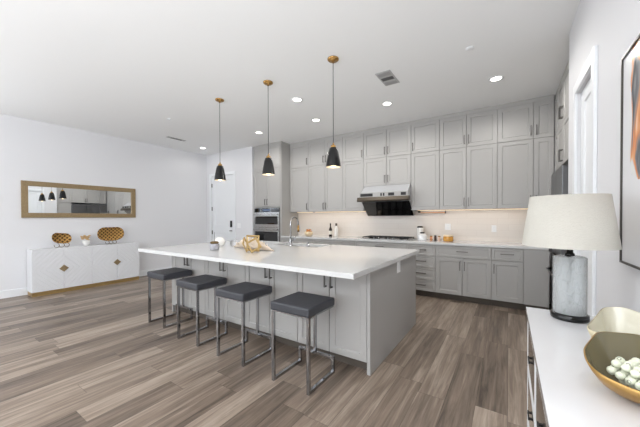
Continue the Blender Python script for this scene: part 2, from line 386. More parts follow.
# entry door
mb = MB(); c = .075
mb.box(DX0-c, DX0, YA-.018, YA, 0, DH+c, .003).box(DX1, DX1+c, YA-.018, YA, 0, DH+c, .003).box(DX0, DX1, YA-.018, YA, DH, DH+c, .003)
struct('trim_1', mb, trim_m)
mb = MB()
P = PY(YA+.055)
mb.shaker(P, DX0+.005, DX1-.005, 0.01, 1.02, 0, .04, .11, .010).shaker(P, DX0+.005, DX1-.005, 1.02, DH-.005, 0, .04, .11, .010)
d1 = struct('door_1', mb, trim_m)
for z in (.35, .93, 1.57, 2.20): MB().box(DX0+.0, DX0+.02, YA-.004, YA+.02, z-.05, z+.05).build('hinge', nickel, d1)
mb = MB(); mb.box(-5.965-.03, -5.965+.03, YA-.012, YA+.015, 1.08, 1.25, .006); mb.build('keypad_lock', black, d1, label='black keypad lock')
mb = MB(); mb.lathe([(.026, 0), (.026, .01)], (0, 0, 0), 16, True, True)
mb2 = MB(); mb2.tube([(-5.965, YA+.015, .99), (-5.965, YA-.05, .99)], .012, 10); mb2.tube([(-5.965, YA-.045, .99), (-5.87-.0, YA-.045, .99)][::1], .008, 8)
mb2.build('lever_handle', nickel, d1); mb.bm.free()
# door in the right wall
mb = MB(); P = PX(XR); c = .08
pbox(mb, P, RD0-c, RD0, 0, .02, 0, RDH+c, .004); pbox(mb, P, RD1, RD1+c, 0, .02, 0, RDH+c, .004); pbox(mb, P, RD0, RD1, 0, .02, RDH, RDH+c, .004)
struct('trim_2', mb, trim_m)
mb = MB(); P = PX(XR+.06)
mb.shaker(P, RD0+.004, RD1-.004, .01, 1.0, 0, .04, .1, .01).shaker(P, RD0+.004, RD1-.004, 1.0, RDH-.004, 0, .04, .1, .01)
d2 = struct('door_2', mb, trim_m)
for z in (.3, 1.0, 1.575, 2.2): MB().box(XR+.012, XR+.026, RD0+.0, RD0+.012, z-.05, z+.05).build('hinge', nickel, d2)

# ------------------------------------------------------------------ kitchen: cabinets
YF, YU = 4.907, 5.205
G = .0028
def wall_unit(x0, x1, z0, z1, doors, label, group, hand, hz='low', yf=YU):
    t = empty('wall_cabinet', ((x0+x1)/2, YB, z0), label, 'cabinet', group)
    MB().box(x0+.0005, x1-.0005, yf+.02, YB-.001, z0, z1).build('carcass', cab_m, t)
    P = PY(yf+.02)
    for i, (a, b) in enumerate(doors):
        d = MB().shaker(P, a+G, b-G, z0+G, z1-G).build('door', cab_m, t)
        h = hand[i]
        if h:
            ha = a+.032 if h == 'L' else b-.032
            handle(P, ha, z0+.12 if hz == 'low' else z1-.12, d)
    return t
ZU0, ZU1, ZU2 = 1.45, 2.464, 2.99
defs = [(-4.28, -3.75, [(-4.28, -3.75)], 'R', 'narrow', 'beside the tall oven cabinet'),
        (-3.75, -2.875, [(-3.75, -3.31), (-3.31, -2.875)], 'RL', 'double', 'third and second doors left of the range hood side'),
        (-2.875, -2.40, [(-2.875, -2.40)], 'R', 'single', 'just left of the range hood'),
        (-2.40, -1.47, [(-2.40, -1.93), (-1.93, -1.47)], 'RL', 'double', 'above the range hood'),
        (-1.47, -.988, [(-1.47, -.988)], 'L', 'single', 'just right of the range hood'),
        (-.988, -.146, [(-.988, -.575), (-.575, -.146)], 'RL', 'double', 'between the hood side cabinet and the corner'),
        (-.146, .538, [(-.146, .301), (.301, .538)], 'RL', 'corner', 'in the corner by the refrigerator')]
where = ['beside the tall oven cabinet', 'over the sink end of the back counter', 'just left of the range hood', 'in line with the range hood', 'just right of the range hood', 'over the amber jar on the counter', 'in the corner by the refrigerator']
for i, (x0, x1, ds, hd, wd, _) in enumerate(defs):
    wall_unit(x0, x1, ZU1, ZU2, ds, 'grey %s-door top cabinet at ceiling, %s' % ('one' if len(ds) == 1 else 'two', where[i]), 'top row of ceiling cabinets', hd)
    z0 = 1.93 if i == 3 else ZU0
    hd2 = [None] if i in (2, 4) else hd
    wall_unit(x0, x1, z0, ZU1, ds, ('short' if i == 3 else 'tall') + ' grey %s-door wall cabinet, second row, %s' % ('one' if len(ds) == 1 else 'two', where[i]), 'lower row of wall cabinets', hd2)
mb = MB(); mb.box(-4.282, .535, YU+.004, YB-.001, ZU2, CH-.001)
mb.build('crown_strip', cab_m, loc=(-2, YB, ZU2), label='long grey crown strip between back wall cabinets and ceiling', cat='cabinet trim')

# oven tower
ox0, ox1 = -5.172, -4.284; oy = YF-.02
t = empty('oven_tower', ((ox0+ox1)/2, YB, 0), 'tall grey cabinet tower holding the built-in double oven', 'cabinet')
mb = MB()
mb.box(ox0, ox0+.045, YF, YB-.001, .1, CH-.03).box(ox1-.045, ox1, YF-.0, YB-.001, 0, CH-.03)
mb.box(ox0+.045, ox1-.045, YF, YB-.001, 1.56, CH-.03).box(ox0+.045, ox1-.045, YF, YB-.001, .1, .62).box(ox0+.045, ox1-.045, YB-.05, YB-.001, .62, 1.56)
mb.build('carcass', cab_m, t)
P = PY(YF); xm = (ox0+ox1)/2
for z0, z1, hz in ((ZU1, ZU2, .12), (1.585, ZU1, .10)):
    d = MB().shaker(P, ox0+.03, xm-G, z0+G, z1-G).build('door', cab_m, t); handle(P, xm-.035, z0+hz, d)
    d = MB().shaker(P, xm+G, ox1-.03, z0+G, z1-G).build('door', cab_m, t); handle(P, xm+.035, z0+hz, d)
d = MB().shaker(P, ox0+.03, ox1-.03, .12, .60).build('drawer', cab_m, t); handle(P, xm, .52, d, .2, True)
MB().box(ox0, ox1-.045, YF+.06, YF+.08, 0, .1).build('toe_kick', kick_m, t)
MB().box(ox0, ox1, YF-.004, YB-.001, CH-.03, CH-.001).build('crown', cab_m, t)
ov = empty('double_oven', (xm, YF, .64), 'stainless and black double wall oven built into the grey tower', 'oven')
x0, x1 = ox0+.055, ox1-.05
MB().box(x0, x1, YF-.015, YB-.06, .64, 1.55).build('oven_body', steel, ov)
P = PY(YF-.015)
mb = MB(); pbox(mb, P, x0, x1, 0, .012, 1.45, 1.545, .003); cp = mb.build('control_panel', blackglass, ov)
mb = MB(); pbox(mb, P, xm-.12, xm+.12, .012, .014, 1.475, 1.52); mb.build('display', mat('oven_display', (40, 50, 66), .2, emis=(90, 120, 170), es=.3), cp)
for z0, z1, n in ((1.10, 1.44, 'door'), (.65, 1.085, 'door')):
    mb = MB(); pbox(mb, P, x0, x1, 0, .028, z0, z1, .004); dd = mb.build('oven_door', steel, ov)
    mb = MB(); pbox(mb, P, x0+.035, x1-.035, .027, .031, z0+.07, z1-.085); mb.build('oven_window', blackglass, dd)
    mb = MB(); pbox(mb, P, x0+.02, x1-.02, .055, .078, z1-.055, z1-.03, .008)
    for a in (x0+.05, x1-.05): pbox(mb, P, a-.01, a+.01, .028, .06, z1-.052, z1-.034)
    mb.build('oven_handle', steel, dd)

# base cabinets
def base_unit(x0, x1, label, rows=None, doors=None, plain=False, handles=None, panel=False):
    t = empty('base_cabinet', ((x0+x1)/2, YB, 0), label, 'cabinet', 'base cabinets along the back wall')
    MB().box(x0+.0005, x1-.0005, YF, YB-.001, .1, .874).build('carcass', cab_m, t)
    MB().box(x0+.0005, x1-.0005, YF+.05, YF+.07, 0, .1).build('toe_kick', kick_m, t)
    P = PY(YF)
    for (a, b, z0, z1) in rows or []:
        d = MB().shaker(P, a+G, b-G, z0+G, z1-G, rail=.03 if z1-z0 < .25 else .05, rec=.005).build('drawer', cab_m, t)
        handle(P, (a+b)/2, (z0+z1)/2+.01, d, .16, True)
    for (a, b, z0, z1, h) in doors or []:
        d = MB().shaker(P, a+G, b-G, z0+G, z1-G).build('door', cab_m, t)
        if h: handle(P, a+.032 if h == 'L' else b-.032, z1-.12, d)
    if panel: MB().box(x0+G, x1-G, YF-.02, YF, .1, .874).build('end_panel', cab_m, t)
    return t
ZT = .868; ZS = .685
base_unit(-4.282, -3.40, 'grey two-door base cabinet next to the oven tower', [(-4.282, -3.40, ZS, ZT)], [(-4.282, -3.86, .1, ZS, 'R'), (-3.86, -3.40, .1, ZS, 'L')])
base_unit(-3.40, -2.42, 'grey two-door base cabinet left of the cooktop behind the island', [(-3.40, -2.42, ZS, ZT)], [(-3.40, -2.91, .1, ZS, 'R'), (-2.91, -2.42, .1, ZS, 'L')])
base_unit(-2.42, -1.444, 'wide grey drawer cabinet under the gas cooktop', [(-2.42, -1.444, z, z2) for z, z2 in ((.72, ZT), (.41, .72), (.1, .41))])
base_unit(-1.444, -.982, 'grey stack of four drawers right of the cooktop', [(-1.444, -.982, z, z2) for z, z2 in ((ZS, ZT), (.49, ZS), (.285, .49), (.1, .285))])
base_unit(-.982, -.207, 'grey base cabinet with wide drawer above two doors, nearest the four drawers', [(-.982, -.207, ZS, ZT)], [(-.982, -.593, .1, ZS, 'R'), (-.593, -.207, .1, ZS, 'L')])
base_unit(-.207, .178, 'grey base cabinet with one narrow drawer above one door', [(-.207, .178, ZS, ZT)], [(-.207, .178, .1, ZS, 'L')])
base_unit(.178, .462, 'plain grey base panel without handles in the corner by the refrigerator', panel=True)
MB().box(-4.282, .462, 4.877, YB-.016, .876, .914, .003).build('countertop', quartz, loc=(-2, YB, .876), label='long white quartz countertop along the back wall', cat='countertop')
struct('trim_3', MB().box(-4.282, 1.0, YB-.014, YB-.0005, .9145, ZU0-.001), tile_m)

# corner filler behind refrigerator and cabinets over it
FY0, FY1 = 4.02, 4.93
def side_unit(z0, z1, label, hz):
    t = empty('side_cabinet', (.9, (FY0+FY1)/2, z0), label, 'cabinet', 'cabinets over the refrigerator')
    MB().box(.56, XE-.001, 3.56, 5.185, z0, z1).build('carcass', cab_m, t)
    P = PX(.56)
    for a, b, h in ((3.56, 4.02, None), (4.02, 4.475, 'R'), (4.475, 4.93, 'L'), (4.93, 5.185, None)):
        d = MB().shaker(P, a+G, b-G, z0+G, z1-G).build('door', cab_m, t)
        if h: handle(P, b-.03 if h == 'R' else a+.03, z0+.11, d)
    return t
side_unit(ZU1, ZU2, 'upper grey cabinet at the ceiling above the refrigerator', 0)
side_unit(1.95, ZU1, 'grey cabinet directly above the refrigerator, under the ceiling one', 0)
MB().box(.545, XE-.001, 3.56, 5.18, ZU2, CH-.001).build('crown_strip', cab_m, loc=(.9, 4.5, ZU2), label='grey crown strip over the refrigerator cabinets', cat='cabinet trim')
MB().box(.56, XE-.001, 3.56, FY0-.01, 0, 1.95).build('tall_cabinet_panel', cab_m, loc=(.9, 3.8, 0), label='tall grey end panel between refrigerator and white wall', cat='cabinet panel')
fr = empty('refrigerator', (.9, (FY0+FY1)/2, 0), 'dark stainless french door refrigerator in the right corner', 'refrigerator')
MB().box(.54, 1.25, FY0, FY1, .02, 1.86).build('body', steel_dk, fr)
MB().box(.60, 1.2, FY0+.03, FY1-.03, 0, .02).build('foot_rail', blackmat, fr)
for a, b in ((FY0+.002, 4.473), (4.477, FY1-.002)):
    d = MB().box(.48, .538, a, b, .72, 1.88, .006).build('door', steel_dk, fr)
    hy = 4.473-.05 if a < 4.2 else 4.477+.05
    MB().tube([(.48, hy, .86), (.43, hy, .90), (.425, hy, 1.2), (.43, hy, 1.48), (.48, hy, 1.52)], .011, 8).build('door_handle', steel_dk, d)
d = MB().box(.48, .538, FY0+.002, FY1-.002, .06, .712, .006).build('freezer_drawer', steel_dk, fr)
MB().tube([(.48, 4.1, .64), (.43, 4.13, .64), (.43, 4.82, .64), (.48, 4.85, .64)], .011, 8).build('drawer_handle', steel_dk, d)

# ------------------------------------------------------------------ island
ix0, ix1, iy0, iy1 = -3.97, -.957, 2.2, 3.6
isl = empty('kitchen_island', ((ix0+ix1)/2, (iy0+iy1)/2, 0), 'long grey kitchen island cabinet with four pairs of doors behind the stools', 'kitchen island')
mb = MB(); mb.box(ix0+.03, -3.06, iy0+.02, iy1, .1, .873).box(-2.13, ix1-.03, iy0+.02, iy1, .1, .873)
mb.box(-3.06, -2.13, iy0+.02, iy0+.04, .1, .873).box(-3.06, -2.13, iy1-.012, iy1, .1, .873).box(-3.06, -2.13, iy0+.04, iy1-.012, .1, .12)
mb.build('carcass', cab_m, isl)
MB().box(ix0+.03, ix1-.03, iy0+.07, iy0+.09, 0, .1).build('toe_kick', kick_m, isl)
MB().box(ix1-.03, ix1, iy0-.0, iy1, 0, .873, .002).build('end_panel', cab_m, isl)
MB().box(ix0, ix0+.03, iy0-.0, iy1, 0, .873, .002).build('end_panel', cab_m, isl)
P = PY(iy0+.02); n = 4; wdt = (ix1-.03-ix0-.03)/n
for i in range(n):
    a = ix0+.03+i*wdt; m_ = a+wdt/2
    d = MB().shaker(P, a+G, m_-G, .1, .86).build('door', cab_m, isl); handle(P, m_-.032, .76, d)
    d = MB().shaker(P, m_+G, a+wdt-G, .1, .86).build('door', cab_m, isl); handle(P, m_+.032, .76, d)
tx0, tx1, ty0, ty1 = -4.13, -.927, 1.836, 3.67
sx0, sx1, sy0, sy1 = -3.02, -2.17, 3.22, 3.57
# island top with a sink cut-out
bm_ = MB(); z0, z1 = .876, .915
outer = [(tx0, ty0), (tx1, ty0), (tx1, ty1), (tx0, ty1)]; inner = [(sx0, sy0), (sx1, sy0), (sx1, sy1), (sx0, sy1)]
vs_ = [(x, y, z) for z in (z0, z1) for ring in (outer, inner) for x, y in ring]
fs = []
for k in range(4):
    j = (k+1) % 4
    fs += [(8+k, 8+j, 12+j, 12+k), (k, 4+k, 4+j, j), (k, j, 8+j, 8+k), (4+k, 12+k, 12+j, 4+j)]
bm_.poly(vs_, fs)
bm_.build('island_countertop', quartz, loc=(-2.5, 2.7, .876), label='thick white quartz slab topping the kitchen island', cat='countertop')
mb = MB()   # double basin, hung under the slab
zb = .70
def basin(a, b):
    t_ = .004
    mb.box(a, b, sy0-.01, sy1+.01, zb, zb+t_)
    mb.box(a, a+t_, sy0-.01, sy1+.01, zb+t_, .8745).box(b-t_, b, sy0-.01, sy1+.01, zb+t_, .8745)
    mb.box(a+t_, b-t_, sy0-.01, sy0-.01+t_, zb+t_, .8745).box(a+t_, b-t_, sy1+.01-t_, sy1+.01, zb+t_, .8745)
basin(sx0-.01, -2.60); basin(-2.595, sx1+.01)
mb.build('sink', steel, loc=(-2.6, 3.42, zb), label='stainless double basin sink set into the island top', cat='sink')
fc = empty('faucet', (-2.60, 3.17, .915), 'tall chrome gooseneck faucet standing on the island beside the sink', 'faucet')
MB().lathe([(.028, 0), (.028, .012), (.018, .02), (.018, .10), (.014, .11)], (-2.60, 3.17, .915), 20, True, True).build('base', chrome, fc)
arc = [(-2.60, 3.17, 1.02), (-2.60, 3.17, 1.24)] + [(-2.60, 3.17+.09-.09*math.cos(a), 1.24+.09*math.sin(a)) for a in [PI*k/10 for k in range(1, 11)]] + [(-2.60, 3.35, 1.20)]
MB().tube(arc, .011, 10).build('spout', chrome, fc)
MB().tube([(-2.60, 3.35, 1.205), (-2.60, 3.352, 1.11)], [.014, .017], 12).build('spray_head', brass, fc)
MB().tube([(-2.58, 3.17, .99), (-2.53, 3.17, 1.0), (-2.51, 3.17, 1.06)], .006, 8).build('lever', chrome, fc)
MB().lathe([(.02, 0), (.02, .03), (.012, .035), (.012, .06), (.02, .062), (.018, .075)], (-2.30, 3.18, .915), 16, True, True).build('soap_dispenser', chrome, loc=(-2.30, 3.18, .915), label='short chrome soap dispenser button beside the island faucet', cat='soap dispenser')
# outlet on the island end
def outlet(name, P, a, z, label, w_=.07, h_=.115):
    t = empty(name, P(a, 0, z-h_/2), label, 'outlet')
    mb = MB(); pbox(mb, P, a-w_/2, a+w_/2, .0005, .006, z-h_/2, z+h_/2, .002); mb.build('cover_plate', plate_m, t)
    for dz in (-.022, .022):
        mb = MB(); pbox(mb, P, a-.015, a+.015, .006, .008, z+dz-.014, z+dz+.014); mb.build('socket', trim_m, t)
outlet('wall_outlet', lambda a, d, z: (ix1+d, a, z), 2.93, .808, 'white outlet plate on the bare end panel of the island', .10, .125)
outlet('wall_outlet', PY(YB-.014), -.905, 1.15, 'white double outlet on the backsplash above the amber jar', .1)
outlet('wall_outlet', PY(YB-.014), -.20, 1.13, 'white outlet on the backsplash halfway between amber jar and lamp shade')
t = empty('light_switch', (-5.66, YA, 1.07), 'white switch plate on the wall right of the entry door', 'switch')
P = PY(YA); mb = MB(); pbox(mb, P, -5.72, -5.60, .0005, .006, 1.07, 1.185, .002); mb.build('cover_plate', plate_m, t)
for a in (-5.69, -5.63): mb = MB(); pbox(mb, P, a-.013, a+.013, .006, .01, 1.10, 1.155); mb.build('rocker', trim_m, t)

# ------------------------------------------------------------------ bar stools
def stool(cx, cy, label):
    t = empty('bar_stool', (cx, cy, 0), label, 'bar stool', 'bar stools along the island')
    hw, hd, s = .185, .185, .0115
    y0, y1 = cy-hd+.015, cy+hd-.0; x0, x1 = cx-hw+.01, cx+hw-.01
    MB().box(cx-.195, cx+.195, cy-.19, cy+.19, .577, .647, .014).build('seat', leather, t)
    MB().box(cx-.185, cx+.185, cy-.18, cy+.18, .566, .5765).build('seat_frame', chrome, t)
    for x in (x0, x1):
        MB().box(x-s, x+s, y0-s, y0+s, 0, .5655).build('leg', chrome, t)
        MB().box(x-s, x+s, y0+s, y1-s, 0, .023).build('floor_runner', chrome, t)
        MB().box(x-s, x+s, y1-s, y1+s, 0, .125).build('riser', chrome, t)
    MB().box(x0-s, x1+s, y1-s, y1+s, .125, .144).build('footrest', chrome, t)
    MB().box(cx-s, cx+s, y1-s-.012, y1+s-.012, .144, .5655).build('leg', chrome, t)
    return t
st = stool(-1.415, 1.885, 'charcoal cushioned chrome bar stool nearest the bare end of the island, in front')
names = ['second charcoal chrome bar stool from the near end of the island', 'third charcoal chrome bar stool from the near end of the island', 'farthest charcoal chrome bar stool at the left end of the island']
for (x, y), nm in zip(((-2.14, 1.90), (-2.84, 1.915), (-3.62, 1.985)), names):
    c_ = copy_tree(st); c_.location = (x, y, 0); c_['label'] = nm

# ------------------------------------------------------------------ pendants
def spot(name, loc, power, color, angle=110, blend=.7, r=.06):
    d = bpy.data.lights.new(name, 'SPOT'); d.energy = power; d.color = color; d.spot_size = math.radians(angle); d.spot_blend = blend; d.shadow_soft_size = r
    o = bpy.data.objects.new(name, d); COL.objects.link(o); o.location = loc
    return o
def pendant(x, y, label):
    t = empty('pendant_lamp', (x, y, CH), label, 'pendant lamp', 'pendant lamps over the island')
    MB().lathe([(.062, 0), (.062, -.012), (.05, -.022), (.012, -.026), (.012, -.045)], (x, y, CH), 28, True, True).build('ceiling_canopy', brass, t)
    MB().tube([(x, y, CH-.045), (x, y, 2.13)], .0035, 8).build('cord', blackmat, t)
    MB().lathe([(.006, .052), (.009, .048), (.010, .03), (.027, .024), (.029, .0), (.027, -.005)], (x, y, 2.085), 20, True, True).build('socket_cap', brass, t)
    prof = [(.026, 2.088), (.044, 2.080), (.057, 2.03), (.072, 1.95), (.084, 1.872)]
    inn = [(r_-.003, z) for r_, z in reversed(prof)]
    mb = MB(); mb.lathe([(r_, z-2) for r_, z in prof], (x, y, 2), 32); mb.build('lamp_shade', black, t)
    mb = MB(); mb.lathe([(r_, z-2) for r_, z in inn], (x, y, 2), 32); mb.build('shade_lining', shade_in, t)
    MB().ball((x, y, 1.90), .034, 16).build('bulb', bulb_m, t)
    return t
pd = pendant(-1.60, 2.69, 'black cone pendant with brass canopy, nearest and largest of the three')
spots_ = [(-1.60, 2.69)]
for x, nm in ((-2.565, 'middle black cone pendant of the three over the island'), (-3.53, 'farthest black cone pendant, in front of the white entry door')):
    c_ = copy_tree(pd); c_.location = (x, 2.69, CH); c_['label'] = nm; spots_.append((x, 2.69))
for x, y in spots_: spot('pendant_light', (x, y, 1.862), 3.5, (1, .86, .66), 130)

# ------------------------------------------------------------------ recessed lights, vents
cans = [(-2.588, 3.317, 'centre of the ceiling, nearer of the two between the pendants'), (-2.851, 4.196, 'behind it, closer to the cabinets'), (-4.225, 4.162, 'in front of the oven tower'), (-6.30, 4.30, 'by the entry door'), (-1.545, 4.194, 'in front of the range hood'), (-.137, 4.201, 'largest in view, near the refrigerator corner')]
lab = ['round recessed ceiling light between the second and third pendants, nearer one', 'round recessed ceiling light just behind and right of the middle pendant', 'round recessed ceiling light in front of the oven tower', 'round recessed ceiling light over the entry door', 'round recessed ceiling light under the square ceiling vent', 'round recessed ceiling light nearest the refrigerator corner']
t = None
for i, (x, y, _) in enumerate(cans):
    if t is None:
        t = empty('recessed_light', (x, y, CH), lab[0], 'ceiling light', 'recessed ceiling lights')
        MB().lathe([(.085, -.001), (.085, -.006), (.062, -.008), (.058, -.002)], (x, y, CH), 28).build('trim_ring', trim_m, t)
        MB().lathe([(.058, -.004), (.001, -.0045)], (x, y, CH), 28, False, True).build('diffuser', can_m, t)
    else:
        c_ = copy_tree(t); c_.location = (x, y, CH); c_['label'] = lab[i]
    spot('ceiling_spot', (x, y, CH-.02), (7 if x < -6 else 33 if x < -1 else 36), (1, .975, .94), 173, .45, .06)
for x, y in ((-4.6, .8), (-2.2, .6), (-.3, 2.95), (-.3, .9), (-4.6, -1.4), (-1.6, -1.4)): spot('ceiling_spot', (x, y, CH-.02), (10 if y < 1 else 30) if x > -.8 else 14, (1, .97, .93), 165, .9, .06)  # added spots without fixtures, brightening the aisle and the room behind
def vent(x0, x1, y0, y1, label, n_=3):
    t = empty('ceiling_vent', ((x0+x1)/2, (y0+y1)/2, CH), label, 'ceiling vent')
    MB().box(x0, x1, y0, y1, CH-.008, CH-.0005, .002).build('frame', vent_m, t)
    sl = MB()
    w_ = (y1-y0)/(n_)
    for k in range(n_):
        a = y0+.2*w_+k*w_; b = a+.6*w_
        mm = vent_dk if (n_ == 1 or k == n_//2) else mat('vent_louvre', (160, 160, 160), .6)
        MB().box(x0+.02, x1-.02, a, b, CH-.011, CH-.008).build('slot', mm, t)
vent(-1.35, -1.165, 3.25, 3.62, 'square white and grey air vent in the ceiling right of the near pendant')
vent(-6.09, -6.0, 3.28, 3.68, 'narrow grey air vent in the ceiling at the far left', 1)
MB().lathe([(.04, -.0005), (.04, -.006), (.03, -.012), (.02, -.014)], (-.335, 3.30, CH), 24, True, True).build('smoke_detector', trim_m, loc=(-.335, 3.30, CH), label='small white round detector on the ceiling left of the right downlight', cat='smoke detector')
MB().lathe([(.03, -.0005), (.03, -.008), (.012, -.02)], (-4.95, 2.72, CH), 20, True, True).build('sprinkler_cap', trim_m, loc=(-4.95, 2.72, CH), label='small white sprinkler cap on the ceiling left of the far pendant', cat='sprinkler')

# ------------------------------------------------------------------ range hood, cooktop
hx0, hx1 = -2.385, -1.455
hd = empty('range_hood', (-1.92, YB, 1.36), 'white and black glass range hood mounted over the gas cooktop', 'range hood')
MB().prism([(YB-.02, 1.36), (YB-.02, 1.925), (5.18, 1.925), (5.03, 1.80), (5.02, 1.795), (5.02, 1.70), (5.06, 1.63), (5.35, 1.365)], hx0+.02, hx1-.02, 'X').build('hood_body', mat('hood_silver', (196, 197, 199), .35, .3), hd)
mb = MB().prism([(5.018, 1.70), (5.018, 1.793), (4.985, 1.79), (4.985, 1.704)], hx0, hx1, 'X'); cs = mb.build('control_strip', mat('hood_strip', (150, 148, 144), .3, .5), hd)
P = PY(4.985)
for a, b in ((hx0+.02, hx0+.27), (hx0+.42, hx0+.45), (hx0+.47, hx0+.50), (hx0+.57, hx0+.68), (hx1-.13, hx1-.04)):
    mb = MB(); pbox(mb, P, a, b, 0, .004, 1.715, 1.768); mb.build('button_window', blackmat, cs)
MB().prism([(5.018, 1.70), (4.95, 1.70), (4.93, 1.64), (4.94, 1.615), (5.058, 1.628)], hx0-.03, hx1+.02, 'X').build('front_lip', mat('bronze_lip', (84, 76, 66), .35, .6), hd)
MB().prism([(5.055, 1.615), (5.045, 1.610), (5.33, 1.352), (5.345, 1.362)], hx0+.02, hx1-.0, 'X').build('glass_panel', blackglass, hd)
ct = empty('cooktop', (-1.93, 5.2, .914), 'stainless gas cooktop with black grates set on the back counter', 'cooktop')
cx0, cx1, cy0, cy1 = -2.36, -1.46, 4.96, 5.46
MB().box(cx0, cx1, cy0, cy1, .9145, .926, .003).build('hob_plate', steel, ct)
for gx in (cx0+.15, (cx0+cx1)/2, cx1-.15):
    mb = MB()
    for dx in (-.13, 0, .13): mb.box(gx+dx-.006, gx+dx+.006, cy0+.08, cy1-.02, .943, .955)
    for yy in (cy0+.085, (cy0+cy1)/2+.03, cy1-.03): mb.box(gx-.136, gx+.136, yy-.006, yy+.006, .943, .9548)
    for dx in (-.13, .13):
        for yy in (cy0+.085, cy1-.03): mb.box(gx+dx-.006, gx+dx+.006, yy-.006, yy+.006, .926, .944)
    mb.build('grate', blackmat, ct)
for bx_, by_ in ((cx0+.15, cy0+.17), (cx0+.15, cy0+.37), ((cx0+cx1)/2, cy0+.27), (cx1-.15, cy0+.17), (cx1-.15, cy0+.37)):
    MB().lathe([(.045, 0), (.045, .008), (.03, .014)], (bx_, by_, .926), 20, True, True).build('burner', black, ct)
for k in range(5): MB().lathe([(.018, 0), (.016, .025)], (cx0+.27+k*.09, cy0+.035, .926), 16, True, True).build('knob', chrome, ct)
# under cabinet lighting
for x0, x1, p in ((-3.70, -2.45, .9), (-4.22, -3.78, .3), (-1.40, .30, 1.0)):
    MB().box(x0, x1, 5.40, 5.42, ZU0-.008, ZU0-.0005).build('under_cabinet_light', strip_m, loc=((x0+x1)/2, 5.31, ZU0), label='slim warm light strip under the wall cabinets ' + ('left of the hood' if x0 < -3.5 and x1 > -3 else 'beside the oven tower' if x1 < -3 else 'right of the hood'), cat='light strip')
    area('strip_light', ((x0+x1)/2, 5.345, ZU0-.018), (math.radians(12), 0, 0), x1-x0, .03, p, (1, .84, .66))

# ------------------------------------------------------------------ things on the back counter
CT = .9145
def jar_simple(x, y, z, r, h, name, m, label, cat, parts=()):
    t = empty(name, (x, y, z), label, cat)
    return t
t = empty('planter_bowl', (-3.70, 5.14, CT), 'round cream bowl of orange leaves on the back counter behind the faucet', 'planter')
MB().lathe([(.05, 0), (.085, .03), (.095, .07), (.08, .10), (.074, .10), (.085, .07), (.06, .03)], (-3.70, 5.14, CT), 24, True, True).build('bowl', mat('cream_pot', (226, 204, 170), .4), t)
mb = MB()
for k in range(14):
    a = random.uniform(0, 2*PI); rr = random.uniform(.01, .06); h = random.uniform(.1, .15)
    mb.ball((-3.70+rr*math.cos(a), 5.14+rr*math.sin(a), CT+h-.01), .028, 8, (1.2, .8, .5))
mb.build('leaves', leafm, t)
t = empty('oil_bottle', (-3.23, 5.30, CT), 'dark glass bottle on the back counter under the wall cabinets', 'bottle')
MB().lathe([(.034, 0), (.035, .01), (.035, .15), (.02, .19), (.013, .21), (.013, .25)], (-3.23, 5.30, CT), 20, True, True).build('bottle_body', bottle_dk, t)
MB().lathe([(.0355, .04), (.0355, .12)], (-3.23, 5.30, CT), 20).build('label_band', label_m, t)
MB().lathe([(.015, .25), (.015, .285)], (-3.23, 5.30, CT), 14, True, True).build('cap', black, t)
t = empty('soap_bottle', (-3.09, 5.31, CT), 'pale frosted bottle with dark cap right of the dark bottle', 'bottle')
MB().lathe([(.043, 0), (.045, .01), (.045, .16), (.02, .2), (.018, .23)], (-3.09, 5.31, CT), 20, True, True).build('bottle_body', mat('frosted_white', (226, 222, 216), .3), t)
MB().lathe([(.022, .2305), (.022, .285)], (-3.09, 5.31, CT), 14, True, True).build('cap', mat('brown_cap', (90, 78, 68), .5), t)
t = empty('glass_canister', (-1.27, 5.20, CT), 'round clear glass canister with black lid knob right of the cooktop', 'canister')
MB().lathe([(.07, 0), (.075, .01), (.075, .09), (.06, .1), (.055, .1), (.07, .088), (.07, .015)], (-1.27, 5.20, CT), 24, True).build('jar', mat('white_canister', (236, 236, 236), .2), t)
MB().lathe([(.062, .1005), (.064, .115), (.045, .12)], (-1.27, 5.20, CT), 24, True, True).build('lid', ceramic, t)
MB().lathe([(.03, .1205), (.04, .135), (.03, .145)], (-1.27, 5.20, CT), 18, True, True).build('lid_knob', black, t)
t = empty('tall_canister', (-1.36, 5.40, CT), 'taller white canister with black lid behind the round one', 'canister')
MB().lathe([(.055, 0), (.058, .01), (.058, .2), (.05, .215)], (-1.36, 5.40, CT), 24, True, True).build('jar', ceramic, t)
MB().lathe([(.052, .2155), (.052, .235), (.03, .245)], (-1.36, 5.40, CT), 20, True, True).build('lid', black, t)
for k, (x, y, h, c, lb) in enumerate(((-1.12, 5.20, .085, (214, 150, 110), 'small orange spice jar on the back counter right of the canisters'), (-1.055, 5.21, .095, (70, 52, 44), 'small brown spice jar between orange jar and pale jar'), (-.99, 5.20, .085, (232, 200, 180), 'small pale pink spice jar left of the amber jar'))):
    t = empty('spice_jar', (x, y, CT), lb, 'jar', 'spice jars on the back counter')
    MB().lathe([(.022, 0), (.022, h*.75), (.018, h*.78)], (x, y, CT), 16, True, True).build('jar', mat('spice_%d' % k, c, .3), t)
    MB().lathe([(.02, h*.7805), (.02, h)], (x, y, CT), 16, True, True).build('lid', brass if k != 1 else black, t)
t = empty('amber_jar', (-.85, 5.22, CT), 'squat amber glass jar on the back counter under the outlet', 'jar')
MB().lathe([(.07, 0), (.078, .01), (.078, .075), (.072, .08)], (-.85, 5.22, CT), 24, True, True).build('jar', amber, t)
MB().lathe([(.074, .0805), (.076, .10), (.07, .104)], (-.85, 5.22, CT), 24, True, True).build('lid', mat('cream_lid', (236, 214, 180), .4), t)
t = empty('towel_rail', (-1.17, 5.42, 1.41), 'wooden paper towel rail with dark end mounted under the wall cabinets', 'towel rail')
MB().tube([(-1.36, 5.42, 1.405), (-.93, 5.42, 1.405)], .010, 10).build('rod', wood_lt, t)
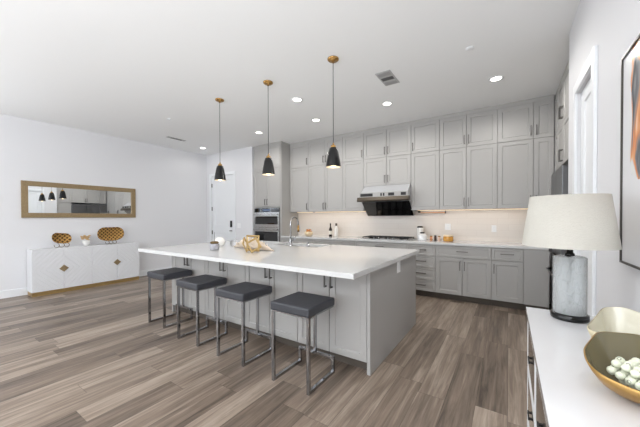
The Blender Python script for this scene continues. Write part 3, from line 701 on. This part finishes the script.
MB().lathe([(.02, 0), (.022, .03), (.02, .044)], (-1.38, 5.42, 1.405), 16, True, True).build('end_bracket', blackmat, t)
MB().box(-.93, -.92, 5.41, 5.43, 1.39, 1.449).build('end_bracket', blackmat, t)

# ------------------------------------------------------------------ things on the island
IT = .9155
t = empty('terrarium_jar', (-3.10, 2.27, IT), 'clear glass jar topped with moss and one twig at the left of the island', 'jar')
MB().lathe([(.050, 0), (.056, .006), (.058, .07), (.052, .082), (.050, .082), (.055, .07), (.053, .010)], (-3.10, 2.27, IT), 24, True, True).build('glass_jar', mat('thick_glass', (222, 222, 228), .08, trans=.6), t)
MB().lathe([(.048, .0825), (.054, .098), (.035, .110)], (-3.10, 2.27, IT), 20, True, True).build('moss', soil, t)
MB().tube([(-3.10, 2.27, 1.024), (-3.105, 2.275, 1.09), (-3.10, 2.27, 1.145)], [.003, .0022, .0015], 6).build('twig', bark, t)
t = empty('vase', (-3.46, 2.62, IT), 'round white vase behind the small glass jar on the island', 'vase')
MB().lathe([(.03, 0), (.06, .02), (.075, .06), (.065, .1), (.04, .125), (.035, .125), (.05, .1)], (-3.46, 2.62, IT), 28, True).build('vase_body', ceramic, t)
# conch shell
mb = MB(); P0 = Vector((-3.16, 2.62, IT+.03)); P1 = Vector((-2.36, 2.56, IT+.018)); N = 46; pts = []; rs = []
for k in range(N):
    u = k/(N-1); p = P0.lerp(P1, u)
    r_ = .005+.062*math.sin(PI*u**.9)**1.2; r_ *= 1+.10*math.cos(u*2*PI*7)
    pts.append((p.x, p.y, IT+r_+.002)); rs.append(r_)
mb.tube(pts, rs, 18)
for k in range(16):
    u = .12+.048*k; a = (2.1, .9, 2.9, 1.5)[k % 4]; r_ = .005+.062*math.sin(PI*u**.9)**1.2; p = P0.lerp(P1, u); c_ = Vector((p.x, p.y, IT+r_+.002))
    d_ = Vector((0, math.cos(a), math.sin(a)))
    mb.tube([c_+d_*(r_*.8), c_+d_*(r_*1.0+.03)], [.013, .002], 8)
sh = mb.build('conch_shell', shell_m, loc=(-2.7, 2.61, IT), label='large spiky beige conch shell lying on the island', cat='seashell')
# gold open cube sculpture
t = empty('gold_sculpture', (-2.55, 2.40, IT), 'gold open geometric cube sculpture in front of the conch shell', 'sculpture')
def frame_loop(c, s_, rot, r_=.012):
    R = Matrix.Rotation(rot[2], 3, 'Z') @ Matrix.Rotation(rot[1], 3, 'Y') @ Matrix.Rotation(rot[0], 3, 'X')
    q = [Vector(c)+R @ Vector(p) for p in ((-s_, 0, -s_), (s_, 0, -s_), (s_, 0, s_), (-s_, 0, s_))]
    mb = MB()
    for i in range(4): mb.tube([q[i], q[(i+1) % 4]], r_, 4)
    for p in q: mb.ball(p, r_*1.05, 8)
    return mb
frame_loop((-2.55, 2.40, IT+.102), .085, (0, 0, .15)).build('square_ring', gold, t)
frame_loop((-2.61, 2.34, IT+.088), .058, (.3, .5, -.9), .011).build('square_ring', gold, t)
frame_loop((-2.48, 2.35, IT+.088), .058, (-.2, -.5, .9), .011).build('square_ring', gold, t)

# ------------------------------------------------------------------ left wall: credenza, mirror, decor
c0, c1, cxf = 1.311, 2.98, -6.646
cr = empty('credenza', (-6.80, (c0+c1)/2, 0), 'low white carved four-door credenza with gold plinth against the left wall', 'sideboard')
MB().box(XL+.017, cxf-.02, c0, c1, .067, .79, .003).build('case', white_lac, cr)
MB().box(XL+.03, cxf-.012, c0+.005, c1-.005, 0, .0665).build('plinth', gold, cr)
ys = [c0, 1.7285, 2.1455, 2.563, c1]
for a, b in zip(ys, ys[1:]):
    mb = MB().box(cxf-.0195, cxf, a+.0015, b-.0015, .07, .795, .002)
    dd = mb.build('door', cred_m, cr)
    # move the mesh origin so that grooves centre on the pulls
    yc = 1.7285 if a < 2.1 else 2.563
    off = Vector((0, yc-.8345*.5, 0)) - wloc(dd)
    dd.data.transform(Matrix.Translation(-Vector((0, off.y, 0)) - Vector((0, 0, -wloc(dd).z)) * 0)); dd.location.y += off.y
    side = -1 if abs(b-yc) < .01 else 1
    s_ = .064
    mb = MB().poly([(cxf+.001, yc, .43-s_), (cxf+.001, yc+side*s_*1.05, .43), (cxf+.001, yc, .43+s_), (cxf+.012, yc+side*.001, .43-s_*.9), (cxf+.012, yc+side*s_*.9, .43), (cxf+.012, yc+side*.001, .43+s_*.9)],
                   [(0, 1, 2), (3, 4, 5), (0, 1, 4, 3), (1, 2, 5, 4), (2, 0, 3, 5)])
    mb.build('diamond_pull', goldleaf, dd)
my0, my1, mz0, mz1 = 1.255, 3.045, 1.335, 1.975
mr = empty('wall_mirror', (XL, 2.15, mz0), 'wide gold framed mirror hung on the left wall above the credenza', 'mirror')
fwid = .085
mb = MB()
mb.box(XL+.001, XL+.035, my0, my1, mz1-fwid, mz1, .004).box(XL+.001, XL+.035, my0, my1, mz0, mz0+fwid, .004)
mb.box(XL+.001, XL+.035, my0, my0+fwid, mz0+fwid, mz1-fwid, .004).box(XL+.001, XL+.035, my1-fwid, my1, mz0+fwid, mz1-fwid, .004)
mb.build('frame', goldleaf, mr)
MB().box(XL+.002, XL+.015, my0+fwid, my1-fwid, mz0+fwid, mz1-fwid).build('mirror_pane', mirror_m, mr)
CZ = .7955
def gold_basket(yc, hw, z0, z1, label, skew=0.):
    t = empty('woven_gold_bowl', (-6.79, yc, CZ), label, 'decorative bowl', 'gold bowls on the credenza')
    mb = MB(); n = 40; zc = (z0+z1)/2; hh = (z1-z0)/2; rings = []
    for j, (s_, dx) in enumerate(((0.02, -.03), (.5, -.028), (.85, -.015), (.97, .01), (1, .02), (.95, .018), (.8, -.004), (.45, -.016), (0.02, -.018))):
        ring = []
        for k in range(n):
            a = 2*PI*k/n; ca, sa = math.cos(a), math.sin(a)
            py = abs(ca)**.75*(1 if ca > 0 else -1); pz = abs(sa)**.85*(1 if sa > 0 else -1)
            dip = -.12*math.exp(-(ca/.35)**2) if sa > 0 else 0
            ring.append(mb.bm.verts.new((-6.79+dx, yc+hw*s_*py, zc+hh*s_*(pz+dip)+skew*s_*py*hw)))
        rings.append(ring)
    for A, B in zip(rings, rings[1:]):
        for k in range(n):
            f = mb.bm.faces.new((A[k], A[(k+1) % n], B[(k+1) % n], B[k])); f.smooth = True
    mb.bm.faces.new(rings[0]); mb.bm.faces.new(rings[-1])
    mb.build('bowl', weave_m, t)
    for k in (-1, 0, 1):
        pts = []
        rr = .036 if hw < .2 else .033
        for q in range(15):
            a = PI*.9 + q*PI*1.5/14
            pts.append((-6.775, yc+k*rr*1.95+rr*math.cos(a), CZ+rr+.004+rr*math.sin(a)))
        MB().tube(pts, .0045, 6).build('scroll_foot', mat('pewter_wire', (120, 104, 78), .4, .8) if 'pewter_wire' not in MATS else MATS['pewter_wire'], t)
    return t
gold_basket(1.735, .138, .866, 1.065, 'smaller woven gold bowl standing on scroll feet, left on the credenza', -.12)
gold_basket(2.505, .235, .862, 1.155, 'larger woven gold bowl standing on scroll feet, right on the credenza')
t = empty('potpourri_vase', (-6.79, 2.10, CZ), 'small white footed vase with dried gold petals between the two woven bowls', 'vase')
MB().lathe([(.03, 0), (.045, .01), (.06, .06), (.055, .1), (.05, .1), (.05, .06)], (-6.79, 2.10, CZ), 24, True, True).build('vase_body', ceramic, t)
mb = MB()
for k in range(22):
    a = random.uniform(0, 2*PI); rr = random.uniform(0, .085)
    mb.ball((-6.79+rr*.4*math.cos(a), 2.10+rr*math.sin(a), CZ+.12+random.uniform(-.01, .075)), .018, 7, (1, 1.3, .6))
mb.build('dried_petals', mat('gold_petals', (206, 172, 118), .5, .2, noise=.3, nscale=25), t)

# ------------------------------------------------------------------ right foreground: console, lamp, bowls
kx0, kx1, ky0, ky1, KZ = .078, .452, .30, 1.84, .85
cn = empty('console_cabinet', (.27, 1.07, 0), 'white console with mirrored drawer fronts in the right foreground', 'console')
MB().box(kx0, kx1, ky0, ky1, KZ-.03, KZ, .002).build('top', mat('white_gloss_top', (222, 222, 224), .07, coat=.5), cn)
MB().box(kx0+.022, kx1-.005, ky0+.01, ky1-.01, .05, KZ-.0305).build('case', white_lac, cn)
MB().box(kx0+.03, kx1-.02, ky0+.03, ky1-.03, 0, .0495).build('plinth', white_lac, cn)
P = PX(kx0+.022); mirror_dr = mat('antique_mirror', (196, 190, 184), .08, 1, noise=.06, nscale=4)
for j, (z0, z1) in enumerate(((.56, .80), (.31, .55), (.06, .30))):
    for a, b in ((ky0+.02, .82), (.83, 1.32), (1.33, ky1-.02)):
        mb = MB(); mb.shaker(P, a, b, z0, z1, 0, .016, .018, .004); dr = mb.build('drawer', white_lac, cn)
        mb = MB(); pbox(mb, P, a+.026, b-.026, .0125, .0145, z0+.026, z1-.026); mb.build('mirror_panel', mirror_dr, dr)
        mb = MB(); pbox(mb, P, (a+b)/2-.03, (a+b)/2+.03, .020, .025, (z0+z1)/2-.006, (z0+z1)/2+.006)
        for e_ in (-.024, .024): pbox(mb, P, (a+b)/2+e_-.004, (a+b)/2+e_+.004, .0145, .022, (z0+z1)/2-.004, (z0+z1)/2+.004)
        mb.build('pull', blackmat, dr)
lx, ly = .237, 1.735
KT = KZ+.0005
lp = empty('table_lamp', (lx, ly, KT), 'table lamp with seeded glass column and cream linen drum shade on the console', 'table lamp')
MB().lathe([(.068, 0), (.070, .005), (.070, .022), (.064, .028)], (lx, ly, KT), 40, True, True).build('base', black, lp)
MB().lathe([(.061, .0285), (.061, .283), (.052, .289), (.012, .289), (.012, .283), (.049, .279), (.049, .034), (.012, .0285)], (lx, ly, KT), 40).build('glass_column', crackle, lp)
mb = MB()
mb.tube([(lx+.005*math.sin(k*.9), ly+.005*math.cos(k*1.3), KT+.0285+k*(.26/26)) for k in range(27)], [.009+.0035*math.sin(k*1.7) for k in range(27)], 8)
mb.build('centre_rod', glassrod, lp)
MB().lathe([(.018, .2895), (.018, .30), (.012, .305), (.012, .34), (.009, .345), (.009, .56), (.006, .575)], (lx, ly, KT), 20, True, True).build('socket_stem', black, lp)
zb_, zt_ = .333, .566; rb_, rt_ = .174, .143
mb = MB(); mb.lathe([(rb_, zb_), (rt_, zt_), (rt_-.003, zt_), (rb_-.003, zb_), (rb_, zb_)], (lx-.008, ly, KT), 48); sd = mb.build('lamp_shade', shade_m, lp)
mb = MB()
for a in (0, PI*2/3, PI*4/3): mb.tube([(lx, ly, KT+.55), (lx-.008+(rt_-.004)*math.cos(a), ly+(rt_-.004)*math.sin(a), KT+.555)], .0018, 5)
mb.build('harp_spider', brass, lp)
# faceted bowls
BX, BY = .325, 1.06
def facet_bowl(cx, cy, pts, label, outer, lining):
    """pts: corners of the rim in world (x, y, z above the console); the rim runs smoothly through them"""
    t = empty('faceted_bowl', (cx, cy, KT), label, 'bowl', 'faceted bowls on the console')
    q = sorted((math.atan2(y-cy, x-cx), math.hypot(x-cx, y-cy), z) for x, y, z in pts); m_ = len(q); n = 72; R0 = []
    for k in range(n):
        a = -PI+2*PI*k/n
        i1 = max([i for i in range(m_) if q[i][0] <= a], default=-1)
        A = q[i1]; B = q[(i1+1) % m_]
        ax, ay, bx, by = A[1]*math.cos(A[0]), A[1]*math.sin(A[0]), B[1]*math.cos(B[0]), B[1]*math.sin(B[0])
        ca, sa = math.cos(a), math.sin(a); den = ca*(by-ay)-sa*(bx-ax)
        rr = (ax*(by-ay)-ay*(bx-ax))/den; px_, py_ = rr*ca-ax, rr*sa-ay
        u = math.hypot(px_, py_)/math.hypot(bx-ax, by-ay)
        R0.append((a, rr, A[2]+(B[2]-A[2])*u))
    for _ in range(3): R0 = [(R0[k][0], (R0[k-1][1]+2*R0[k][1]+R0[(k+1) % n][1])/4, (R0[k-1][2]+2*R0[k][2]+R0[(k+1) % n][2])/4) for k in range(n)]
    prof = [(.26, 0), (.40, .03), (.60, .17), (.79, .42), (.92, .72), (1, 1)]
    def sec(mb, s_, z, th=0., dz=0.):
        return [mb.bm.verts.new((cx+(r_*s_-th)*math.cos(a), cy+(r_*s_-th)*math.sin(a), KT+h*z+dz)) for a, r_, h in R0]
    def skin(mb, R):
        for A, B in zip(R, R[1:]):
            for k in range(n): f = mb.bm.faces.new((A[k], A[(k+1) % n], B[(k+1) % n], B[k])); f.smooth = True
        mb.bm.faces.new(R[0])
    mb = MB(); skin(mb, [sec(mb, s_, z) for s_, z in prof] + [sec(mb, 1, 1, .0035, .001)]); mb.build('bowl_shell', outer, t)
    mb = MB(); skin(mb, [sec(mb, s_, z, .0037, .006*(1-z)) for s_, z in prof]); mb.build('glazed_lining', lining, t)
    return t
facet_bowl(.315, 1.085, [(.192, .975, .073), (.256, .950, .063), (.179, 1.091, .093), (.229, 1.2, .118), (.333, 1.25, .114), (.173, 1.016, .083), (.44, 1.19, .10), (.452, 1.05, .09), (.38, .955, .07)],
           'gold faceted bowl with olive glaze holding white beads, nearest the camera', mat('gold_bowl', (176, 140, 84), .38, .8, noise=.08, nscale=12), olive)
facet_bowl(.335, 1.39, [(.214, 1.29, .088), (.303, 1.503, .124), (.358, 1.500, .136), (.43, 1.46, .115), (.452, 1.36, .10), (.38, 1.29, .088), (.28, 1.282, .085)],
           'cream glazed faceted bowl between the lamp and the gold bowl', mat('cream_bowl_outside', (200, 190, 160), .4, .2), cream)
# beads
R_ = .0105; bc = (.288, 1.052); placed = []
t0 = None
for layer, (rad_x, rad_y, z, bx_, by_) in enumerate(((.028, .032, .0195, .315, .0), (.056, .062, .038, .303, -.012), (.072, .080, .0565, .292, -.022), (.055, .062, .075, .292, -.022))):
    for ix in range(-8, 9):
        for iy in range(-8, 9):
            x = ix*2.3*R_ + (iy % 2)*1.15*R_ + layer*1.15*R_ + random.uniform(-.0012, .0012); y = iy*2.1*R_ + layer*1.1*R_ + random.uniform(-.0012, .0012)
            if (x/rad_x)**2 + (y/rad_y)**2 > 1: continue
            zz = z + random.uniform(-.002, .002)
            placed.append((bx_+x, 1.085+by_+y, KT+zz))
for p in placed:
    if t0 is None:
        t0 = empty('bead', p, 'white round bead with a small hole heaped in the gold faceted bowl', 'bead', 'white beads in the gold bowl')
        MB().ball(p, R_, 14).build('ball', bead_m, t0)
        MB().lathe([(.0042, R_-.0006), (.0001, R_-.0003)], p, 10, True).build('bead_hole', hole_m, t0)
        base = t0
    else:
        c_ = copy_tree(base); c_.location = p
    (t0 if p is placed[0] else c_).rotation_euler = (random.uniform(-1.3, 1.3), random.uniform(-1.3, 1.3), 0)

# picture on the right wall
pt = empty('framed_painting', (XR, 1.5, 1.09), 'large framed abstract painting in grey and orange on the right wall', 'painting')
a0, a1, z0, z1 = .85, 1.957, 1.10, 2.078; P = PX(XR-.001)
mb = MB(); fwd = .009
pbox(mb, P, a0, a1, 0, .019, z1-fwd, z1); pbox(mb, P, a0, a1, 0, .019, z0, z0+fwd); pbox(mb, P, a0, a0+fwd, 0, .019, z0+fwd, z1-fwd); pbox(mb, P, a1-fwd, a1, 0, .019, z0+fwd, z1-fwd)
mb.build('frame', mat('dark_frame', (70, 66, 62), .4, .3), pt)
mb = MB(); pbox(mb, P, a0+fwd, a1-fwd, .002, .012, z0+fwd, z1-fwd)
cnv = mb.build('canvas', art_m, pt)
cnv.data.transform(Matrix.Translation((0, -.5, 0))); cnv.location.y += .5
